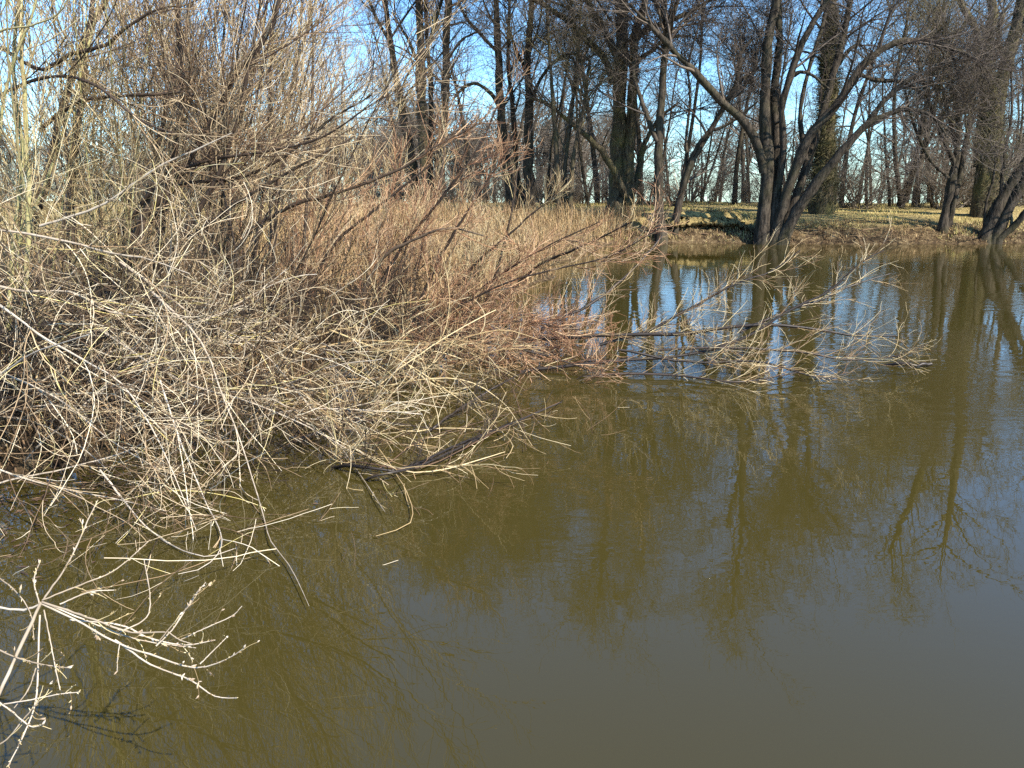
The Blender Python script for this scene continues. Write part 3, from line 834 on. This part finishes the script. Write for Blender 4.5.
shrub('backing_tangle', 'added near-black twig tangle in place of shade beneath the pale drooping willows', [  # added dark backing; its near-black colour makes the thicket's shaded gaps
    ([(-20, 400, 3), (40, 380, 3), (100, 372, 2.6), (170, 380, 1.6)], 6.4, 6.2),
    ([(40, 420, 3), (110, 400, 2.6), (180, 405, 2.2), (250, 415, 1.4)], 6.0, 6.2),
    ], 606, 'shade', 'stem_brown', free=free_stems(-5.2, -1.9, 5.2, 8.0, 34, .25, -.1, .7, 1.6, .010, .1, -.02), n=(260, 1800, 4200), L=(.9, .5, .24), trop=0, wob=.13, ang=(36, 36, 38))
shrub('backing_tangle', 'added near-black twig tangle in place of shade behind the orange tan willow in mid picture', [  # another added backing, coloured as deep shade between the stems
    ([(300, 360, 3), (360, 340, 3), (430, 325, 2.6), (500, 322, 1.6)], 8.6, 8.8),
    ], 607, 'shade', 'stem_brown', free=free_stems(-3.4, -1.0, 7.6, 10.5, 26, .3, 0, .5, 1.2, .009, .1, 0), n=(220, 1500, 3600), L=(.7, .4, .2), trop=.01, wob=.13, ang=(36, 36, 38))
# 5 pale drooping tangle over the near water, in three shrubs
DROOP = dict(t1=.8, rs=.3, rmax=.0042, rmin=(.0027, .002, .0015), trop=-.012, wob=.13, ang=(34, 34, 38))
shrub('drooping_willow', 'tangle of pale drooping willow branches over the dark water at the far left', [
    ([(-60, 225, 4), (0, 230, 3.6), (60, 240, 3.2), (120, 255, 2.8), (145, 258, 2.4), (190, 274, 1.6)], 5.2, 4.8),
    ([(-40, 280, 4.4), (0, 287, 3.8), (30, 292, 3.4), (70, 292, 3), (110, 312, 2.4), (160, 316, 1.8), (190, 318, 1.2)], 5.2, 5.0),
    ([(-40, 280, 4), (0, 305, 3.4), (40, 335, 3), (80, 358, 2.7), (120, 382, 2.4), (150, 425, 2), (172, 470, 1.5), (196, 530, 1)], 5.0, 4.2),
    ([(-60, 350, 3.6), (0, 372, 3), (60, 400, 2.4), (110, 440, 2), (160, 470, 1.4)], 4.8, 4.6),
    ([(-60, 440, 3.6), (0, 470, 3), (60, 488, 2.4), (120, 500, 1.8), (170, 512, 1.1)], 4.5, 4.4),
    ([(-50, 500, 3), (10, 480, 2.6), (60, 470, 2.2), (130, 450, 1.8), (180, 420, 1.2)], 4.5, 4.8),
    ], 611, 'pale', 'bough', free=free_stems(-4.6, -3.2, 5.0, 6.4, 12, .9, -.2, 1.5, 2.2, .011, .08, -.04), n=(150, 800, 1900), L=(1.2, .62, .27), **DROOP)
shrub('drooping_willow', 'pale leaning willow branches hooking down to the water, with one long hanging twig', [
    ([(40, 226, 4), (100, 206, 3.4), (160, 166, 3), (200, 148, 2.4), (232, 133, 1.4)], 5.6, 5.4),
    ([(150, 290, 4), (200, 340, 3.2), (222, 395, 2.6), (240, 440, 2.4), (262, 510, 2), (270, 540, 1.8), (290, 566, 1.5), (309, 606, 1)], 5.6, 4.3),
    ([(120, 262, 4), (160, 290, 3.2), (200, 320, 2.8), (260, 350, 2.4), (320, 420, 2), (350, 460, 1.7), (385, 512, 1)], 6.2, 5.2),
    ([(100, 330, 3.6), (180, 380, 3), (250, 402, 2.4), (310, 428, 2), (352, 452, 1.2)], 5.6, 5.3),
    ([(160, 380, 3), (180, 440, 2.4), (205, 500, 2), (222, 540, 1.6), (206, 566, 1.2), (178, 574, .8)], 5.0, 4.2),
    ([(100, 470, 3), (150, 530, 2.2), (200, 556, 1.6), (236, 548, .9)], 4.4, 4.1),
    ], 612, 'pale', 'bough', free=free_stems(-3.6, -2.3, 5.9, 7.2, 14, .7, -.2, 1.3, 2.1, .010, .08, -.04), n=(150, 800, 1900), L=(1.1, .62, .27), **DROOP)
shrub('drooping_willow', 'orange tan willow tangle dipping into the water in mid picture', [
    ([(250, 330, 3.6), (300, 350, 3), (360, 340, 2.6), (430, 345, 2.2), (500, 330, 1.6), (540, 340, 1)], 7.4, 7.4),
    ([(250, 400, 3), (310, 440, 2.6), (370, 470, 2.2), (420, 440, 1.8), (470, 425, 1.4), (530, 408, 1)], 6.6, 6.6),
    ([(280, 380, 3), (340, 400, 2.4), (400, 430, 2), (440, 428, 1.6), (500, 430, 1)], 6.8, 6.8),
    ([(330, 330, 3), (400, 360, 2.4), (460, 400, 2), (510, 440, 1.4), (506, 458, .8)], 7.4, 6.4),
    ([(400, 330, 3), (450, 350, 2.4), (500, 370, 2), (520, 410, 1.4), (526, 450, .9)], 7.6, 7.0),
    ([(330, 380, 3), (420, 375, 2.4), (490, 352, 2), (545, 348, 1.2)], 7.4, 7.4),
    ([(310, 420, 3), (380, 462, 2.4), (430, 472, 2), (505, 452, 1.2)], 6.6, 6.0),
    ([(360, 390, 2.6), (450, 378, 2.2), (500, 400, 1.8), (532, 446, 1)], 7, 6.6),
    ([(270, 480, 3), (350, 462, 2.6), (420, 468, 2.2), (510, 424, 1.6), (560, 402, 1)], 6.2, 6.6),
    ([(300, 400, 2.6), (360, 430, 2.2), (400, 480, 1.8), (412, 520, 1.4), (376, 536, .8)], 6.2, 5.4),
    ], 613, 'tan', 'tan', free=free_stems(-2.4, -1.1, 6.8, 8.6, 16, .7, -.35, 1.2, 2.0, .010, .08, -.04), n=(120, 600, 1300), L=(.9, .5, .24), **DROOP)
shrub('drooping_willow', 'orange brown mat of fine twigs between the tangle and the fallen branch', [
    ([(380, 310, 3), (440, 322, 2.6), (520, 322, 2), (580, 330, 1.3)], 8.6, 8.4),
    ([(360, 340, 3), (430, 320, 2.4), (500, 285, 2), (560, 268, 1.7), (610, 256, 1.4), (660, 228, .9)], 8.6, 8.0),
    ([(440, 340, 2.6), (500, 345, 2.2), (560, 360, 1.8), (600, 375, 1)], 8.2, 8.0),
    ([(430, 330, 2.4), (470, 296, 2), (540, 250, 1.6), (600, 222, 1)], 9, 8.6),
    ], 614, 'red', 'stem_brown', free=free_stems(-1.6, .7, 7.9, 9.6, 26, .7, -.1, .6, 1.3, .009, .08, -.02), n=(260, 1700, 3800), L=(.75, .42, .2), trop=.01, wob=.1)

# 6 the fallen branch lying out over the water
shrub('fallen_branch', 'long dark fallen willow branch lying out over the water with fine upright twigs', [
    ([(430, 336, 4), (520, 340, 3.6), (600, 336, 3), (680, 333, 2.8), (750, 325, 2.5), (800, 327, 2.1), (850, 335, 1.6), (896, 336, 1)], 8.6, 8.3),
    ([(520, 372, 3), (600, 362, 2.8), (680, 356, 2.6), (740, 340, 2.4), (790, 310, 2), (830, 290, 1.6), (862, 262, 1.2), (884, 250, .8)], 8.2, 8.4),
    ([(740, 332, 2.2), (785, 312, 2), (820, 300, 1.7), (856, 284, 1.3), (890, 274, .8)], 8.4, 8.8),
    ([(600, 345, 2.6), (650, 330, 2.2), (700, 303, 1.9), (740, 282, 1.5), (770, 272, 1), (800, 250, .8)], 8.5, 8.8),
    ([(560, 380, 2.6), (620, 374, 2.2), (680, 376, 1.9), (740, 382, 1.4), (800, 372, .9)], 8.0, 8.0),
    ([(660, 350, 2.4), (730, 348, 2.1), (800, 352, 1.7), (850, 360, 1.2), (900, 356, .8)], 8.3, 8.0),
    ([(620, 350, 2.2), (690, 362, 2), (760, 362, 1.6), (820, 378, 1), (850, 372, .7)], 8.1, 7.9),
    ([(540, 330, 2.6), (600, 298, 2.2), (640, 262, 1.7), (662, 236, 1)], 8.6, 9.2),
    ], 621, 'tan', 'dead', n=(165, 750, 1100), L=(.66, .36, .17), ang=(26, 32, 34), trop=.02, rmin=(.0026, .0018, .0014), wob=.1, t0=.05, rs=.62, rmax=.003, group=None, cat_='branch', stem_name='limb')

shrub('sunken_branch', 'black wet branches rising from the water under the orange tan tangle', [
    ([(292, 490, 3.2), (340, 466, 3), (400, 470, 2.6), (450, 448, 2.2), (510, 424, 1.7), (562, 402, 1)], 6.0, 6.6),
    ([(330, 500, 2.6), (370, 478, 2.4), (420, 466, 2), (470, 442, 1.6), (500, 428, 1)], 5.8, 6.2),
    ([(250, 462, 3), (300, 440, 2.6), (352, 420, 2.2), (400, 424, 1.8), (440, 430, 1.1)], 6.3, 6.6),
    ([(400, 460, 2.2), (430, 430, 2), (480, 396, 1.7), (524, 372, 1.1)], 6.6, 7),
    ], 622, 'shade', 'dead', n=(40, 160, 260), L=(.5, .3, .15), trop=.01, wob=.1, rs=.6, rmax=.003, group=None, cat_='branch', stem_name='limb')

# floating stick beside the branch tip
rng = np.random.default_rng(640)
b = trace([(884, 366, 1.6), (900, 364, 1.8), (916, 365, 1.6), (932, 364, 1.3)], 8.55, 8.55, rng, 12, .3)
tt = spawn(rng, b, 5, .1, .9, 50, .1, .2, 3, .1, .05, .6, .002, .004)
V, Q, T = join([tubes(b.pts, b.rad, b.tint, 6), tubes(tt.pts, tt.rad, tt.tint, 4)])
o = mesh_from('floating_stick', V, Q, T, M['dead'])
o['label'] = 'short dark stick floating at the tip of the fallen branch'
o['category'] = 'stick'

# 7 foreground branch with catkins
rng = np.random.default_rng(651)
fb = [trace([(a, b_, c * .27 + .12) for a, b_, c in l], y0, y1, rng, 20, .2) for l, y0, y1 in [
    ([(-60, 800, 6), (-20, 730, 5.4), (10, 670, 4.8), (28, 630, 4.4), (42, 602, 4)], 1.9, 2.15),
    ([(-50, 604, 3.6), (-10, 606, 3.2), (20, 610, 3), (42, 604, 2.6)], 2.2, 2.15),
    ([(42, 602, 3), (90, 618, 2.6), (130, 632, 2.4), (165, 632, 2)], 2.15, 2.1),
    ([(42, 604, 3), (80, 622, 2.6), (115, 642, 2.4), (160, 658, 2.2), (195, 668, 2), (225, 660, 1.6), (244, 648, 1.2)], 2.15, 2.05),
    ([(70, 620, 2.2), (120, 625, 2), (150, 638, 1.8), (185, 645, 1.5), (215, 640, 1)], 2.15, 2.15),
    ([(115, 640, 2.4), (150, 664, 2.1), (190, 680, 1.8), (214, 696, 1.5), (236, 698, 1)], 2.12, 2.02),
    ([(156, 646, 2), (172, 630, 2.2), (184, 612, 2), (196, 594, 1.6), (206, 582, 1)], 2.1, 2.2),
    ([(120, 632, 1.8), (146, 618, 1.5), (150, 596, 1.3), (144, 560, 1)], 2.12, 2.3),
    ([(42, 602, 2.4), (70, 560, 2), (88, 520, 1.8), (98, 500, 1.2)], 2.15, 2.6),
    ([(42, 600, 2.2), (80, 585, 1.9), (115, 570, 1.6), (150, 540, 1)], 2.15, 2.5),
    ([(60, 604, 1.8), (90, 592, 1.4), (116, 590, .9)], 2.15, 2.2),
    ([(40, 615, 2.2), (38, 660, 2), (36, 700, 1.8), (26, 730, 1.6), (8, 766, 1.2)], 2.15, 1.95),
    ([(-20, 640, 2), (10, 655, 1.8), (40, 664, 1.5), (70, 668, 1)], 2.1, 2.05),
    ([(-20, 690, 2), (10, 710, 1.8), (30, 726, 1.4), (44, 724, .9)], 1.95, 1.9),
    ([(4, 704, 1.5), (30, 700, 1.4), (60, 694, 1.2), (80, 692, .8)], 2.0, 2.0),
    ([(200, 664, 1.6), (216, 648, 1.4), (228, 636, 1)], 2.05, 2.1),
    ([(180, 640, 1.5), (210, 626, 1.4), (232, 616, 1.2), (242, 606, .8)], 2.1, 2.15),
    ([(44, 603, 2), (100, 626, 1.8), (140, 640, 1.5), (196, 648, 1)], 2.16, 2.2),
    ([(160, 640, 1.4), (178, 618, 1.6), (192, 602, 1.4), (200, 588, 1)], 2.12, 2.16),
    ([(168, 632, 1.6), (180, 640, 1.4), (192, 644, 1)], 2.1, 2.08),
    ([(40, 606, 1.8), (34, 580, 1.5), (40, 562, 1)], 2.15, 2.25),
    ([(-30, 560, 2), (10, 586, 1.6), (30, 612, 1.2), (34, 640, .8)], 2.3, 2.1),
    ([(44, 610, 1.6), (52, 650, 1.4), (60, 690, 1)], 2.14, 2.0),
    ([(36, 668, 1.5), (28, 690, 1.4), (14, 708, 1)], 2.05, 2.0),
    ([(-20, 755, 1.6), (6, 740, 1.5), (26, 716, 1.4), (40, 700, 1)], 1.9, 1.95),
    ([(120, 642, 1.3), (118, 655, 1.1), (117, 672, .8)], 2.1, 2.08)]]
base = fb[0].pts[0, 0]
root = empty('overhanging_branch', base, 'pale sunlit willow branch with furry catkin buds reaching in at the lower left', 'branch')
for k, s in enumerate(fb):
    part('twig' if k else 'stem', s, 8, M['bough'], root)
allb = cat([Br(resample_rows(b.pts, 20), resample_rows(b.rad[..., None], 20)[..., 0], b.tint) for b in fb[2:]])
side = spawn(rng, allb, 64, .25, 1, 40, .075, .2, 6, .14, .05, .6, .0012, .0016)
for k in range(64):
    part('side_twig', Br(side.pts[k:k + 1], side.rad[k:k + 1], side.tint[k:k + 1]), 5, M['yellow'], root)
# buds: short spindles sitting close along the twig ends
bb = spawn(rng, cat([allb, Br(resample_rows(side.pts, 20), resample_rows(side.rad[..., None], 20)[..., 0], side.tint)]),
           98, .5, 1, 26, .018, .1, 5, .08, .05, 1, .003, .003)
prof = np.array([.35, .8, 1, .85, .5, .1])
bb.rad = np.ones_like(bb.rad) * prof[None, :] * rng.uniform(.0018, .0036, (98, 1))
for k in range(98):
    part('catkin', Br(bb.pts[k:k + 1], bb.rad[k:k + 1], bb.tint[k:k + 1]), 6, M['catkin'], root)

kb = spawn(rng, cat([allb, Br(resample_rows(side.pts, 20), resample_rows(side.rad[..., None], 20)[..., 0], side.tint)]),
           420, .25, 1, 30, .010, .1, 4, .08, .05, 1, .002, .002)
kb.rad = np.ones_like(kb.rad) * np.array([.5, .95, 1, .7, .12])[None, :] * rng.uniform(.0009, .0019, (420, 1))
kb = part('buds', kb, 5, M['yellow'], root)
kb['kind'] = 'stuff'

# sticks of driftwood washed up along the foot of the far bank
rng = np.random.default_rng(700)
for k, (px, py) in enumerate([(760, 238), (782, 241), (815, 236), (838, 239), (862, 237), (880, 240), (905, 236), (925, 239), (700, 236), (725, 238), (850, 232), (800, 231)]):
    ang = CAMZ - .15
    Y = 28.2 if k % 2 else 27.7
    p = P(px, py, Y)
    z = max(.03, gz(p[0], Y)) + .03
    a = rng.uniform(-.5, .5)
    d = np.array([[math.cos(a), math.sin(a), rng.uniform(-.05, .25)]])
    b = grow(rng, np.array([[p[0], Y, z]]), d, np.array([rng.uniform(.3, .9)]), np.array([rng.uniform(.010, .022)]), np.array([.006]), 9, .12, 0)
    tw = spawn(rng, b, 3, .2, .9, 45, .3, .2, 4, .1, .05, .6, .005, .01)
    V, Q, T = join([tubes(b.pts, b.rad, b.tint, 6), tubes(tw.pts, tw.rad, tw.tint, 4)])
    o = mesh_from('driftwood_stick', V - np.array([p[0], Y, z]), Q, T * .55, M['tan'])
    o.location = (p[0], Y, z)
    o['label'] = 'pale driftwood stick lying at the foot of the far bank'
    o['category'] = 'stick'
    o['group'] = 'driftwood sticks along the far bank'

# ------------------------------------------------------------------ light, sky, camera
w = bpy.data.worlds.new('World')
sc.world = w
w.use_nodes = True
nt = w.node_tree
bg = nt.nodes['Background']
sky = nt.nodes.new('ShaderNodeTexSky')
sky.sky_type = 'NISHITA'
sky.sun_disc = False
sky.sun_elevation = SUN_EL
sky.sun_rotation = SUN_AZ
sky.air_density = 1.0
sky.dust_density = .1
sky.ozone_density = 3.5
tnt = nt.nodes.new('ShaderNodeMix')
tnt.data_type = 'RGBA'
tnt.blend_type = 'MULTIPLY'
tnt.inputs['Factor'].default_value = 1
nt.links.new(sky.outputs['Color'], tnt.inputs[6])
tnt.inputs[7].default_value = (.7, .98, 1.16, 1)          # the clear cold air of early spring
nt.links.new(tnt.outputs[2], bg.inputs['Color'])
bg.inputs['Strength'].default_value = .115

sun = bpy.data.lights.new('sun', 'SUN')
sun.energy = 5.0
sun.angle = math.radians(.5)
sun.color = (1, .92, .8)
so = bpy.data.objects.new('sun', sun)
COL.objects.link(so)
from mathutils import Vector
ts = Vector((math.sin(SUN_AZ) * math.cos(SUN_EL), math.cos(SUN_AZ) * math.cos(SUN_EL), math.sin(SUN_EL)))
so.rotation_euler = (-ts).to_track_quat('-Z', 'Y').to_euler()

cam = bpy.data.cameras.new('camera')
cam.sensor_width = 36
cam.lens = 36 * F / 1024
cam.clip_start = .05
cam.clip_end = 3000
co = bpy.data.objects.new('camera', cam)
COL.objects.link(co)
co.location = (0, 0, CAMZ)
co.rotation_euler = (math.pi / 2 - PITCH, 0, 0)
sc.camera = co

sc.view_settings.view_transform = 'Standard'
sc.view_settings.look = 'None'
sc.view_settings.gamma = 1
sc.view_settings.exposure = 1.35
sc.cycles.max_bounces = 5
sc.cycles.diffuse_bounces = 2
sc.cycles.glossy_bounces = 2
sc.cycles.use_denoising = False
